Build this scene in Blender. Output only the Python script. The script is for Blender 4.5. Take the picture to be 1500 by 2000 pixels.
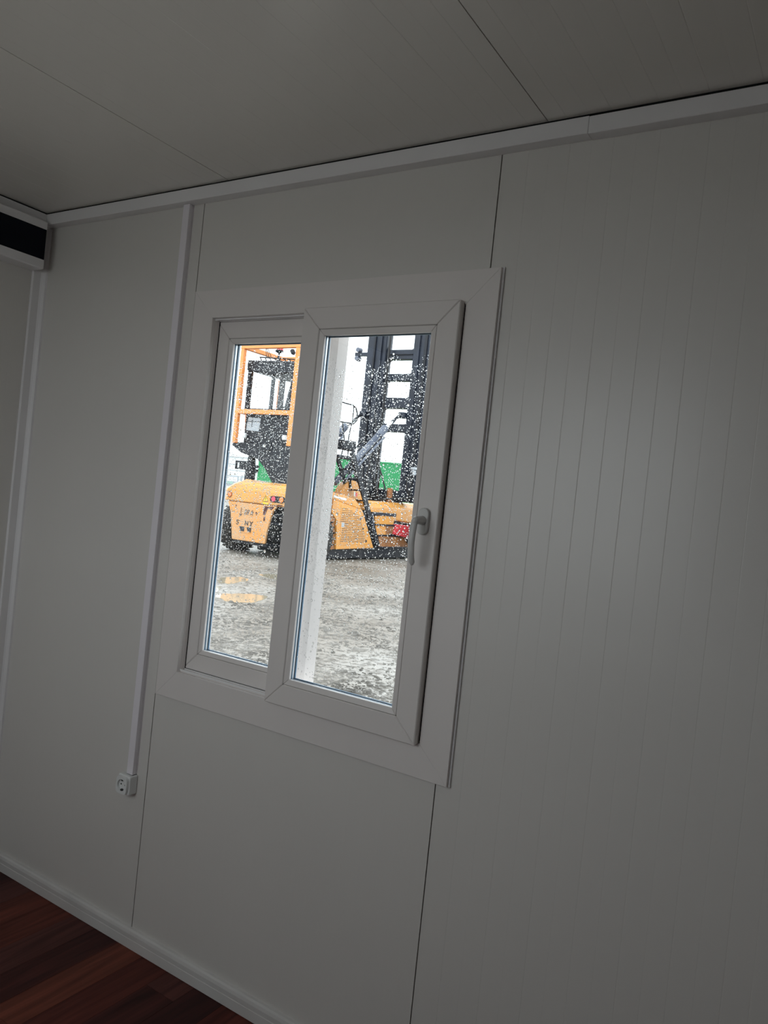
import bpy, math, random
from mathutils import Vector, Matrix

for o in list(bpy.data.objects):
    bpy.data.objects.remove(o, do_unlink=True)
scene = bpy.context.scene
C = scene.collection

# ---------------------------------------------------------------- camera
cam_d = bpy.data.cameras.new('camera')
cam = bpy.data.objects.new('camera', cam_d)
C.objects.link(cam)
cam_d.sensor_fit = 'VERTICAL'
cam_d.sensor_height = 36.0
cam_d.lens = 36.0 * 1503.1 / 2000.0
cam_d.clip_start = 0.02
cam_d.clip_end = 600
rt = Vector((0.8405913, 0.5315387, 0.1042731))
up = Vector((-0.0954702, -0.0441048, 0.9944547))
fw = Vector((-0.5331901, 0.8458850, -0.0136719))
mw = Matrix((rt, up, -fw)).transposed().to_4x4()
mw.translation = Vector((1.03216, -1.69903, 1.48625))
cam.matrix_world = mw
scene.camera = cam

# ---------------------------------------------------------------- sky (even overcast) and exposure
world = bpy.data.worlds.new('overcast_sky')
scene.world = world
world.use_nodes = True
bg = world.node_tree.nodes['Background']
bg.inputs[0].default_value = (0.93, 0.97, 1.0, 1)
bg.inputs[1].default_value = 3.55
scene.view_settings.view_transform = 'Standard'
scene.view_settings.look = 'None'
scene.view_settings.gamma = 1.0
scene.view_settings.use_curve_mapping = False
scene.view_settings.exposure = 0.0

# room extents
XL, XR, YF, H, G = -1.625, 2.65, -2.32, 2.4, -0.4
WIN2 = (-1.08, 0.30, 1.12, 2.20)      # x0, x1, z0, z1 of the window opposite
DOOR = (1.45, 2.35, 0.02, 2.05)        # door in the wall behind the camera


def portal(name, loc, rot, sx, sy):
    l = bpy.data.lights.new(name, 'AREA')
    l.shape = 'RECTANGLE'
    l.size, l.size_y = sx, sy
    l.cycles.is_portal = True
    o = bpy.data.objects.new(name, l)
    o.location = loc
    o.rotation_euler = rot
    C.objects.link(o)


portal('portal_window', (-0.29, 0.11, 1.445), (-math.pi / 2, 0, 0), 0.95, 1.2)
portal('portal_window_opposite', ((WIN2[0] + WIN2[1]) / 2, YF - 0.11, (WIN2[2] + WIN2[3]) / 2), (math.pi / 2, 0, 0), WIN2[1] - WIN2[0], WIN2[3] - WIN2[2])

# ---------------------------------------------------------------- materials


def mat(name, col, rough=0.5, spec=0.5, metal=0.0, noise=0.0, nscale=8.0, dark=None, bump=0.0, bscale=40.0, coat=0.0):
    m = bpy.data.materials.new(name)
    m.use_nodes = True
    nt = m.node_tree
    b = nt.nodes['Principled BSDF']
    b.inputs['Base Color'].default_value = (*col, 1)
    b.inputs['Roughness'].default_value = rough
    b.inputs['Specular IOR Level'].default_value = spec
    b.inputs['Metallic'].default_value = metal
    b.inputs['Coat Weight'].default_value = coat
    tc = nt.nodes.new('ShaderNodeTexCoord')
    if noise > 0:
        n = nt.nodes.new('ShaderNodeTexNoise')
        n.inputs['Scale'].default_value = nscale
        n.inputs['Detail'].default_value = 6
        r = nt.nodes.new('ShaderNodeValToRGB')
        d = dark if dark else tuple(c * (1 - noise) for c in col)
        r.color_ramp.elements[0].position = 0.35
        r.color_ramp.elements[0].color = (*d, 1)
        r.color_ramp.elements[1].position = 0.62
        r.color_ramp.elements[1].color = (*col, 1)
        nt.links.new(tc.outputs['Object'], n.inputs['Vector'])
        nt.links.new(n.outputs['Fac'], r.inputs['Fac'])
        nt.links.new(r.outputs['Color'], b.inputs['Base Color'])
    if bump > 0:
        n2 = nt.nodes.new('ShaderNodeTexNoise')
        n2.inputs['Scale'].default_value = bscale
        n2.inputs['Detail'].default_value = 4
        bp = nt.nodes.new('ShaderNodeBump')
        bp.inputs['Strength'].default_value = bump
        bp.inputs['Distance'].default_value = 0.01
        nt.links.new(tc.outputs['Object'], n2.inputs['Vector'])
        nt.links.new(n2.outputs['Fac'], bp.inputs['Height'])
        nt.links.new(bp.outputs['Normal'], b.inputs['Normal'])
    return m


M = {}
M['panel'] = mat('coated_steel_panel', (0.72, 0.695, 0.66), 0.31, 0.5, noise=0.03, nscale=1.3, bump=0.012, bscale=14)
M['ceilpanel'] = mat('coated_ceiling_panel', (0.80, 0.77, 0.72), 0.26, 0.9, noise=0.03, nscale=1.1, bump=0.012, bscale=12)
M['seam'] = mat('dark_joint', (0.012, 0.012, 0.013), 0.8, 0.2)
M['pvc'] = mat('white_pvc', (0.80, 0.755, 0.73), 0.34, 0.5, noise=0.03, nscale=2.0)
M['trim'] = mat('white_trim', (0.84, 0.82, 0.825), 0.38, 0.5, noise=0.03, nscale=3.0)
M['base'] = mat('white_skirting', (0.72, 0.70, 0.68), 0.35, 0.5, noise=0.10, nscale=5.0)
M['trunk'] = mat('white_trunking', (0.86, 0.82, 0.86), 0.35, 0.5)
M['socket'] = mat('socket_plastic', (0.80, 0.81, 0.80), 0.3, 0.5)
M['handle'] = mat('handle_plastic', (0.66, 0.65, 0.63), 0.38, 0.5)
M['gasket'] = mat('sky_tinted_gasket', (0.05, 0.15, 0.25), 0.35, 0.5)  # blue of the reflected sky is put into the dark gasket colour
M['spacer'] = mat('aluminium_spacer', (0.62, 0.66, 0.70), 0.3, 0.5, metal=0.6)
M['brush'] = mat('black_shade_seal', (0.006, 0.006, 0.007), 0.9, 0.1)
M['unitblack'] = mat('black_gloss_front', (0.003, 0.005, 0.010), 0.25, 0.15)
M['clip'] = mat('dark_contact', (0.05, 0.05, 0.05), 0.4, 0.5, metal=0.6)


def wood_material():
    m = bpy.data.materials.new('red_brown_laminate')
    m.use_nodes = True
    nt = m.node_tree
    b = nt.nodes['Principled BSDF']
    tc = nt.nodes.new('ShaderNodeTexCoord')
    mp = nt.nodes.new('ShaderNodeMapping')
    mp.inputs['Scale'].default_value = (34, 2.2, 1)
    oi = nt.nodes.new('ShaderNodeObjectInfo')
    add = nt.nodes.new('ShaderNodeVectorMath')
    add.operation = 'ADD'
    sc = nt.nodes.new('ShaderNodeVectorMath')
    sc.operation = 'SCALE'
    sc.inputs['Scale'].default_value = 37.0
    comb = nt.nodes.new('ShaderNodeCombineXYZ')
    nt.links.new(oi.outputs['Random'], comb.inputs['X'])
    nt.links.new(oi.outputs['Random'], comb.inputs['Y'])
    nt.links.new(comb.outputs[0], sc.inputs[0])
    nt.links.new(tc.outputs['Object'], mp.inputs['Vector'])
    nt.links.new(mp.outputs[0], add.inputs[0])
    nt.links.new(sc.outputs[0], add.inputs[1])
    n = nt.nodes.new('ShaderNodeTexNoise')
    n.inputs['Scale'].default_value = 1.0
    n.inputs['Detail'].default_value = 7
    n.inputs['Distortion'].default_value = 0.8
    nt.links.new(add.outputs[0], n.inputs['Vector'])
    r = nt.nodes.new('ShaderNodeValToRGB')
    r.color_ramp.elements[0].position = 0.30
    r.color_ramp.elements[0].color = (0.35, 0.30, 0.30, 1)
    r.color_ramp.elements[1].position = 0.70
    r.color_ramp.elements[1].color = (1.0, 1.0, 1.0, 1)
    nt.links.new(n.outputs['Fac'], r.inputs['Fac'])
    mx = nt.nodes.new('ShaderNodeMixRGB')
    mx.blend_type = 'MULTIPLY'
    mx.inputs['Fac'].default_value = 1.0
    nt.links.new(oi.outputs['Color'], mx.inputs['Color1'])
    nt.links.new(r.outputs['Color'], mx.inputs['Color2'])
    nt.links.new(mx.outputs[0], b.inputs['Base Color'])
    b.inputs['Roughness'].default_value = 0.42
    b.inputs['Specular IOR Level'].default_value = 0.18
    return m


M['wood'] = wood_material()


def glass_material():
    m = bpy.data.materials.new('window_glass')
    m.use_nodes = True
    nt = m.node_tree
    nt.nodes.clear()
    out = nt.nodes.new('ShaderNodeOutputMaterial')
    tr = nt.nodes.new('ShaderNodeBsdfTransparent')
    tr.inputs[0].default_value = (0.955, 0.97, 0.975, 1)
    gl = nt.nodes.new('ShaderNodeBsdfGlossy')
    gl.inputs['Roughness'].default_value = 0.0
    lw = nt.nodes.new('ShaderNodeLayerWeight')
    lw.inputs['Blend'].default_value = 0.5
    pw = nt.nodes.new('ShaderNodeMath')
    pw.operation = 'POWER'
    pw.inputs[1].default_value = 5.0
    nt.links.new(lw.outputs['Facing'], pw.inputs[0])
    fr = nt.nodes.new('ShaderNodeMath')
    fr.operation = 'MULTIPLY_ADD'
    fr.inputs[1].default_value = 0.96
    fr.inputs[2].default_value = 0.03
    nt.links.new(pw.outputs[0], fr.inputs[0])
    mx = nt.nodes.new('ShaderNodeMixShader')
    nt.links.new(fr.outputs[0], mx.inputs[0])
    nt.links.new(tr.outputs[0], mx.inputs[1])
    nt.links.new(gl.outputs[0], mx.inputs[2])
    nt.links.new(mx.outputs[0], out.inputs[0])
    return m


def water_drop_material():
    m = bpy.data.materials.new('rain_water')
    m.use_nodes = True
    nt = m.node_tree
    nt.nodes.clear()
    out = nt.nodes.new('ShaderNodeOutputMaterial')
    g = nt.nodes.new('ShaderNodeBsdfGlass')
    g.inputs['IOR'].default_value = 1.33
    g.inputs['Roughness'].default_value = 0.02
    nt.links.new(g.outputs[0], out.inputs[0])
    return m


M['glass'] = glass_material()
M['drop'] = water_drop_material()

# machine and yard
M['yellow'] = mat('dirty_yellow_paint', (0.70, 0.31, 0.055), 0.35, 0.5, noise=0.25, nscale=2.2, dark=(0.56, 0.26, 0.07))
M['yellow_dirty'] = mat('muddy_yellow_paint', (0.68, 0.30, 0.075), 0.45, 0.5, noise=0.25, nscale=1.6, dark=(0.58, 0.34, 0.17))
M['rust'] = mat('rusty_brown_paint', (0.36, 0.15, 0.05), 0.6, 0.4, noise=0.4, nscale=5, dark=(0.20, 0.09, 0.045))
M['rustmark'] = mat('scraped_rust', (0.10, 0.035, 0.035), 0.7, 0.3, noise=0.3, nscale=14)
M['orange'] = mat('orange_guard_paint', (0.86, 0.30, 0.075), 0.4, 0.5, noise=0.08, nscale=3)
M['black'] = mat('black_machine_paint', (0.013, 0.015, 0.021), 0.5, 0.3, noise=0.3, nscale=4)
M['mast'] = mat('dark_blue_grey_mast_steel', (0.018, 0.024, 0.040), 0.4, 0.35, noise=0.35, nscale=3)
M['cyl'] = mat('grey_blue_cylinder_paint', (0.10, 0.115, 0.155), 0.35, 0.5)
M['rod'] = mat('chromed_rod', (0.75, 0.76, 0.78), 0.15, 0.5, metal=1.0)
M['hose'] = mat('black_hose_rubber', (0.012, 0.012, 0.014), 0.5, 0.4)
M['rubber'] = mat('tyre_rubber', (0.018, 0.018, 0.019), 0.75, 0.3, noise=0.4, nscale=9, dark=(0.035, 0.03, 0.024))
M['red'] = mat('red_panel_paint', (0.62, 0.05, 0.06), 0.4, 0.5)
M['redlens'] = mat('red_lamp_lens', (0.65, 0.04, 0.08), 0.15, 0.6)
M['amberlens'] = mat('amber_lamp_lens', (0.85, 0.20, 0.02), 0.15, 0.6)
M['whitelamp'] = mat('pale_lamp_lens', (0.62, 0.65, 0.66), 0.2, 0.6)
M['signyellow'] = mat('sign_yellow', (0.80, 0.52, 0.03), 0.4, 0.5)
M['print'] = mat('dark_print', (0.035, 0.04, 0.05), 0.6, 0.3)
M['ink'] = mat('grey_marker', (0.16, 0.13, 0.12), 0.7, 0.3)
M['green'] = mat('green_container_paint', (0.015, 0.27, 0.085), 0.45, 0.5, noise=0.12, nscale=0.8)
M['white_clad'] = mat('white_cladding', (0.70, 0.74, 0.76), 0.5, 0.4, noise=0.05, nscale=0.6)
M['grey_line'] = mat('grey_cladding_joint', (0.40, 0.43, 0.46), 0.6, 0.3)
M['greenglass'] = mat('pale_green_panel', (0.30, 0.47, 0.40), 0.3, 0.5)
M['stone'] = mat('wet_clods', (0.24, 0.22, 0.195), 0.6, 0.4, noise=0.5, nscale=1.7, dark=(0.060, 0.052, 0.042))


def ground_material():
    m = bpy.data.materials.new('wet_gravelly_mud')
    m.use_nodes = True
    nt = m.node_tree
    b = nt.nodes['Principled BSDF']
    tc = nt.nodes.new('ShaderNodeTexCoord')

    def noise(scale, det, dist=0.0):
        n = nt.nodes.new('ShaderNodeTexNoise')
        n.inputs['Scale'].default_value = scale
        n.inputs['Detail'].default_value = det
        n.inputs['Distortion'].default_value = dist
        nt.links.new(tc.outputs['Object'], n.inputs['Vector'])
        return n
    n1, n2, n3 = noise(0.55, 5), noise(11.0, 8, 0.6), noise(26.0, 6)
    r1 = nt.nodes.new('ShaderNodeValToRGB')
    r1.color_ramp.elements[0].position = 0.36
    r1.color_ramp.elements[0].color = (0.225, 0.190, 0.150, 1)
    r1.color_ramp.elements[1].position = 0.60
    r1.color_ramp.elements[1].color = (0.36, 0.335, 0.30, 1)
    nt.links.new(n1.outputs['Fac'], r1.inputs['Fac'])
    r2 = nt.nodes.new('ShaderNodeValToRGB')
    r2.color_ramp.elements[0].position = 0.40
    r2.color_ramp.elements[0].color = (0.30, 0.28, 0.24, 1)
    r2.color_ramp.elements[1].position = 0.53
    r2.color_ramp.elements[1].color = (1, 1, 1, 1)
    nt.links.new(n2.outputs['Fac'], r2.inputs['Fac'])
    mx = nt.nodes.new('ShaderNodeMixRGB')
    mx.blend_type = 'MULTIPLY'
    mx.inputs['Fac'].default_value = 0.9
    nt.links.new(r1.outputs[0], mx.inputs['Color1'])
    nt.links.new(r2.outputs[0], mx.inputs['Color2'])
    nt.links.new(mx.outputs[0], b.inputs['Base Color'])
    b.inputs['Roughness'].default_value = 0.42
    b.inputs['Specular IOR Level'].default_value = 0.5
    ad = nt.nodes.new('ShaderNodeMath')
    ad.operation = 'ADD'
    nt.links.new(n2.outputs['Fac'], ad.inputs[0])
    nt.links.new(n3.outputs['Fac'], ad.inputs[1])
    bp = nt.nodes.new('ShaderNodeBump')
    bp.inputs['Strength'].default_value = 0.9
    bp.inputs['Distance'].default_value = 0.05
    nt.links.new(ad.outputs[0], bp.inputs['Height'])
    nt.links.new(bp.outputs[0], b.inputs['Normal'])
    return m


M['ground'] = ground_material()
M['bounce_ground'] = mat('pale_bounce_ground', (0.55, 0.54, 0.51), 0.25, 0.5, noise=0.15, nscale=0.8)  # unseen ground, made pale to bounce light in through the opposite window
M['puddle'] = mat('muddy_puddle_water', (0.40, 0.345, 0.25), 0.08, 0.7, noise=0.1, nscale=1.5, bump=0.01, bscale=3, coat=0.15)

# ---------------------------------------------------------------- helpers


def root_origin(o):
    v = Vector((0, 0, 0))
    while o is not None:
        v += Vector(o.location)
        o = o.parent
    return v


class MB:
    def __init__(self):
        self.v, self.f = [], []

    def add(self, vs, fs):
        k = len(self.v)
        self.v += [tuple(p) for p in vs]
        self.f += [tuple(i + k for i in f) for f in fs]
        return self

    def box(self, x0, x1, y0, y1, z0, z1):
        vs = [(x0, y0, z0), (x1, y0, z0), (x1, y1, z0), (x0, y1, z0), (x0, y0, z1), (x1, y0, z1), (x1, y1, z1), (x0, y1, z1)]
        return self.add(vs, [(0, 3, 2, 1), (4, 5, 6, 7), (0, 1, 5, 4), (1, 2, 6, 5), (2, 3, 7, 6), (3, 0, 4, 7)])

    def prism(self, poly, axis, a, b):
        n = len(poly)

        def P(p, t):
            return (t, p[0], p[1]) if axis == 'x' else ((p[0], t, p[1]) if axis == 'y' else (p[0], p[1], t))
        vs = [P(p, a) for p in poly] + [P(p, b) for p in poly]
        fs = [tuple(range(n))[::-1], tuple(range(n, 2 * n))]
        fs += [(i, (i + 1) % n, (i + 1) % n + n, i + n) for i in range(n)]
        return self.add(vs, fs)

    def loft(self, rings):
        n = len(rings[0])
        vs = [p for r in rings for p in r]
        fs = [tuple(range(n))[::-1], tuple(range((len(rings) - 1) * n, len(rings) * n))]
        for k in range(len(rings) - 1):
            fs += [(k * n + i, k * n + (i + 1) % n, (k + 1) * n + (i + 1) % n, (k + 1) * n + i) for i in range(n)]
        return self.add(vs, fs)

    def tube(self, pts, r, seg=8, flat=1.0):
        pts = [Vector(p) for p in pts]
        rs = r if isinstance(r, (list, tuple)) else [r] * len(pts)
        rings = []
        ref = None
        for i, p in enumerate(pts):
            t = (pts[min(i + 1, len(pts) - 1)] - pts[max(i - 1, 0)]).normalized()
            if ref is None:
                ref = Vector((0, 0, 1)) if abs(t.z) < 0.9 else Vector((1, 0, 0))
            a = (ref - t * ref.dot(t)).normalized()
            ref = a
            b = t.cross(a)
            rings.append([tuple(p + (a * math.cos(q) + b * math.sin(q) * flat) * rs[i]) for q in [2 * math.pi * k / seg for k in range(seg)]])
        return self.loft(rings)

    def beam(self, p, q, w, h):
        """rectangular bar from p to q, w wide, h high"""
        p, q = Vector(p), Vector(q)
        t = (q - p).normalized()
        ref = Vector((0, 0, 1)) if abs(t.z) < 0.9 else Vector((0, 1, 0))
        a = t.cross(ref).normalized() * w / 2
        b = a.cross(t).normalized() * h / 2
        return self.loft([[tuple(c + a + b), tuple(c - a + b), tuple(c - a - b), tuple(c + a - b)] for c in (p, q)])

    def wheel(self, x0, x1, cy, cz, prof, seg=32):
        """lathe about an x axis; prof = [(t in 0..1 across the width, radius)]"""
        n = len(prof)
        vs, fs = [], []
        for k in range(seg):
            a = 2 * math.pi * k / seg
            for t, r in prof:
                vs.append((x0 + (x1 - x0) * t, cy + r * math.cos(a), cz + r * math.sin(a)))
        for k in range(seg):
            for i in range(n - 1):
                a, b = k * n + i, ((k + 1) % seg) * n + i
                fs.append((a, a + 1, b + 1, b))
        fs.append(tuple(k * n for k in range(seg)))
        fs.append(tuple(k * n + n - 1 for k in range(seg))[::-1])
        return self.add(vs, fs)

    def build(self, name, m, parent=None, smooth=False, bevel=0.0, local=False, bseg=1):
        off = Vector((0, 0, 0)) if (parent is None or local) else root_origin(parent)
        me = bpy.data.meshes.new(name)
        me.from_pydata([(x - off.x, y - off.y, z - off.z) for x, y, z in self.v], [], self.f)
        me.validate()
        me.update()
        me.materials.append(M[m] if isinstance(m, str) else m)
        if smooth:
            for p in me.polygons:
                p.use_smooth = True
        o = bpy.data.objects.new(name, me)
        C.objects.link(o)
        if parent is not None:
            o.parent = parent
        import bmesh
        bm = bmesh.new()
        bm.from_mesh(me)
        bmesh.ops.recalc_face_normals(bm, faces=bm.faces)
        bm.to_mesh(me)
        bm.free()
        if bevel > 0:
            md = o.modifiers.new('bevel', 'BEVEL')
            md.width = bevel
            md.segments = bseg
            md.limit_method = 'ANGLE'
        return o


def empty(name, loc):
    o = bpy.data.objects.new(name, None)
    o.empty_display_size = 0.1
    o.location = loc
    C.objects.link(o)
    return o


def tag(o, label=None, cat=None, group=None, kind=None):
    if label:
        o['label'] = label
    if cat:
        o['category'] = cat
    if group:
        o['group'] = group
    if kind:
        o['kind'] = kind
    return o


def subtract(intervals, cut):
    out = []
    for a, b in intervals:
        if cut[1] <= a or cut[0] >= b:
            out.append((a, b))
        else:
            if cut[0] > a:
                out.append((a, cut[0]))
            if cut[1] < b:
                out.append((cut[1], b))
    return out


# a grooved sandwich-panel face: s runs along the wall, t up it; f maps (s, depth, t) to world
def panel_mesh(s0, s1, t0, t1, thick, f, holes=(), pitch=0.0508, gw=0.0010, gd=0.00035, first=0.043):
    mb = MB()
    cuts = sorted({s0, s1} | {min(max(h[0], s0), s1) for h in holes} | {min(max(h[1], s0), s1) for h in holes})
    for a, b in zip(cuts[:-1], cuts[1:]):
        mid = (a + b) / 2
        spans = [(t0, t1)]
        for h in holes:
            if h[0] < mid < h[1]:
                spans = subtract(spans, (h[2], h[3]))
        prof = [(a, 0.0)]
        k = 0
        while True:
            g = s0 + first + k * pitch
            k += 1
            if g > s1 - 0.02:
                break
            if a + 0.003 < g < b - 0.003:
                dd = gd * (1.0 if k % 2 else 0.55)
                prof += [(g - gw, 0), (g, dd), (g + gw, 0)]
        prof.append((b, 0.0))
        n = len(prof)
        for c, d in spans:
            vs = [f(s, dep, c) for s, dep in prof] + [f(s, dep, d) for s, dep in prof]
            vs += [f(a, thick, c), f(b, thick, c), f(a, thick, d), f(b, thick, d)]
            fs = [(i, i + 1, n + i + 1, n + i) for i in range(n - 1)]
            q = 2 * n
            fs += [(q, q + 2, q + 3, q + 1), (0, n, q + 2, q), (n - 1, q + 1, q + 3, 2 * n - 1)]
            fs += [tuple(range(n)) + (q + 1, q), tuple(range(n, 2 * n)) + (q + 3, q + 2)]
            mb.add(vs, fs)
    return mb


T = 0.05
# ---------------------------------------------------------------- room shell
random.seed(4)
fl = tag(empty('floor', (0.6, -1.1, 0)), kind='structure')
MB().box(XL - T, XR + T, YF - T, T, -0.12, -0.010).build('subfloor', 'seam', fl)
tones = [(0.190, 0.045, 0.028), (0.090, 0.022, 0.018), (0.140, 0.044, 0.036), (0.235, 0.064, 0.038), (0.066, 0.016, 0.014), (0.165, 0.038, 0.026)]
PW = 0.1145
strip_tone = {0: 2, 1: 0, 2: 2, 3: 1, 4: 3, 5: 1, 6: 5, 7: 4}
x = -1.660
k = 0
while x < XR:
    x0, x1 = max(x, XL), min(x + PW, XR)
    y = YF
    ends = []
    yy = YF + random.uniform(0.15, 0.7)
    while yy < -0.02:
        ends.append(yy)
        yy += random.uniform(0.7, 0.95)
    ends = [e for e in ends if e < -0.35] + ([-0.095] if k == 9 else [])
    ends.append(-0.001)
    for j, e in enumerate(ends):
        if x1 - x0 > 0.01:
            o = MB().box(x0 + 0.0004, x1 - 0.0004, y + 0.0004, e - 0.0004, -0.010, 0.0).build('plank', 'wood', fl)
            ti = random.randrange(6)
            last = (j == len(ends) - 1)
            vis = {3: 0, 4: 0, 5: 2, 6: 1, 7: 3, 8: 5, 9: 2, 10: 4, 11: 5}
            if last and k in vis:
                ti = vis[k]
            if k == 9 and j == len(ends) - 2:
                ti = 1
            o.color = (*tones[ti], 1)
        y = e
    x += PW
    k += 1

# window wall (the wall seen in the photograph)
WX0, WX1, WZ0, WZ1 = -0.718, 0.1445, 0.903, 1.988     # opening of the window frame
HOLE = (WX0 - 0.045, WX1 + 0.045, WZ0 - 0.045, WZ1 + 0.045)
wb = tag(empty('wall_back', (0.66, 0, 0)), kind='structure')
seams = [XL, -0.818, 0.193, 1.204, 2.215, XR]
for a, b in zip(seams[:-1], seams[1:]):
    first = 0.068 if a == 0.193 else 0.05
    panel_mesh(a + 0.0016, b - 0.0016, 0, H, T, lambda s, d, t: (s, d, t), holes=[HOLE] if a == -0.818 else [], first=first, gd=0.0004 if a > 0 else 0.00012).build('wall_panel', 'panel', wb)
for s in seams[1:-1]:
    mb = MB()
    spans = [(0, H)]
    if s == -0.818 or s == 0.193:
        pass
    for c, d in spans:
        mb.box(s - 0.0022, s + 0.0022, 0.006, T, c, d)
    mb.build('panel_joint', 'seam', wb)

wl = tag(empty('wall_left', (XL, -1.15, 0)), kind='structure')
for a, b in ((YF, -1.31), (-1.31, -0.30), (-0.30, 0.0)):
    panel_mesh(a + 0.0015, b - 0.0015, 0, H, T, lambda s, d, t: (XL - d, s, t)).build('wall_panel', 'panel', wl)
    if b < 0:
        MB().box(XL - T, XL - 0.006, b - 0.002, b + 0.002, 0, H).build('panel_joint', 'seam', wl)
wr = tag(empty('wall_right', (XR, -1.15, 0)), kind='structure')
for a, b in ((YF, -1.31), (-1.31, -0.30), (-0.30, 0.0)):
    panel_mesh(a + 0.0015, b - 0.0015, 0, H, T, lambda s, d, t: (XR + d, s, t)).build('wall_panel', 'panel', wr)
    if b < 0:
        MB().box(XR + 0.006, XR + T, b - 0.002, b + 0.002, 0, H).build('panel_joint', 'seam', wr)
wf = tag(empty('wall_front', (0.66, YF, 0)), kind='structure')
fs_ = [XL, -1.2, 0.38, 1.39, 2.40, XR]
for a, b in zip(fs_[:-1], fs_[1:]):
    panel_mesh(a + 0.0015, b - 0.0015, 0, H, T, lambda s, d, t: (s, YF - d, t), holes=[WIN2, DOOR]).build('wall_panel', 'panel', wf)
    if b < XR:
        MB().box(b - 0.002, b + 0.002, YF - T, YF - 0.006, 0, H).build('panel_joint', 'seam', wf)

ce = tag(empty('ceiling', (0.66, -1.15, H)), kind='structure')
cs = [XL, -0.693, 0.316, 1.325, 2.334, XR]
for a, b in zip(cs[:-1], cs[1:]):
    panel_mesh(a + 0.0012, b - 0.0012, YF, 0.0, T, lambda s, d, t: (s, t, H + d), first=0.045, gw=0.0013, gd=0.00042).build('ceiling_panel', 'ceilpanel', ce)
    if b < XR:
        MB().box(b - 0.002, b + 0.002, YF, 0, H + 0.005, H + T).build('panel_joint', 'seam', ce)

# trims
t1 = tag(empty('trim_1', (0.66, 0, 2.355)), kind='structure')
for a, b, dz in ((XL + 0.036, 0.415, 0.0), (0.4156, XR, 0.0015)):
    MB().box(a, b, -0.035, 0, 2.355 - dz, 2.3945 - dz).build('ceiling_batten', 'trim', t1, bevel=0.0012)
MB().box(XL, XR, -0.030, 0, 2.3945, H).build('gap_shadow_strip', 'seam', t1)  # solid dark strip painted as the shadow line above the batten
t2 = tag(empty('trim_2', (XL, -1.1, 2.355)), kind='structure')
MB().box(XL, XL + 0.036, YF, 0.0, 2.355, 2.3945).build('ceiling_batten', 'trim', t2, bevel=0.0012)
MB().box(XL, XL + 0.031, YF, 0.0, 2.3945, H).build('gap_shadow_strip', 'seam', t2)
t3 = tag(MB().prism([(XL, 0), (XL + 0.026, 0), (XL + 0.0245, -0.007), (XL + 0.014, -0.013), (XL + 0.010, -0.018), (XL + 0.010, -0.045), (XL, -0.047)], 'z', 0.06, 2.352).build('trim_3', 'trim', None), kind='structure')
t4 = tag(MB().box(XL, XR, YF, YF + 0.035, 2.355, 2.3995).build('trim_4', 'trim', None, bevel=0.001), kind='structure')
bprof = [(0, 0.0012), (-0.0148, 0.0012), (-0.0148, 0.030), (-0.0138, 0.031), (-0.0138, 0.0345), (-0.0148, 0.0355), (-0.0150, 0.046), (-0.0125, 0.0545), (-0.0075, 0.0585), (0, 0.0595)]
tag(MB().prism(bprof, 'x', XL, XR).build('baseboard_back', 'base', None), kind='structure')
tag(MB().prism([(XL - p, q) for p, q in bprof], 'y', YF, 0.0).build('baseboard_left', 'base', None), kind='structure')
tag(MB().prism([(XR + p, q) for p, q in bprof], 'y', YF, 0.0).build('baseboard_right', 'base', None), kind='structure')
mb = MB()
for a, b in ((XL, DOOR[0] - 0.06), (DOOR[1] + 0.06, XR)):
    mb.prism([(YF - p, q) for p, q in bprof], 'x', a, b)
tag(mb.build('baseboard_front', 'base', None), kind='structure')


# ---------------------------------------------------------------- windows
def ring(name, x0, x1, z0, z1, wd, y0, y1, parent, m, gap=0.00025, bevel=0.0015, taper=0.0):
    """four mitred members of a rectangular frame; taper pushes the inner edge back in y"""
    X0, X1, Z0, Z1 = x0 + wd, x1 - wd, z0 + wd, z1 - wd
    sides = {'left': [(x0, z0), (X0, Z0), (X0, Z1), (x0, z1)], 'right': [(x1, z0), (X1, Z0), (X1, Z1), (x1, z1)],
             'top': [(x0, z1), (X0, Z1), (X1, Z1), (x1, z1)], 'bottom': [(x0, z0), (X0, Z0), (X1, Z0), (x1, z0)]}
    out = []
    for sd, p in sides.items():
        q = [list(c) for c in p]
        if sd in ('left', 'right'):
            for i in (0, 1):
                q[i][1] += gap
            for i in (2, 3):
                q[i][1] -= gap
        else:
            for i in (0, 1):
                q[i][0] += gap
            for i in (2, 3):
                q[i][0] -= gap
        inner = (1, 2)
        front = [(c[0], y0 + (taper if i in inner else 0), c[1]) for i, c in enumerate(q)]
        back = [(c[0], y1, c[1]) for c in q]
        mb = MB()
        mb.loft([front, back])
        out.append(mb.build(name, m, parent, bevel=bevel))
    return out


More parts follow.
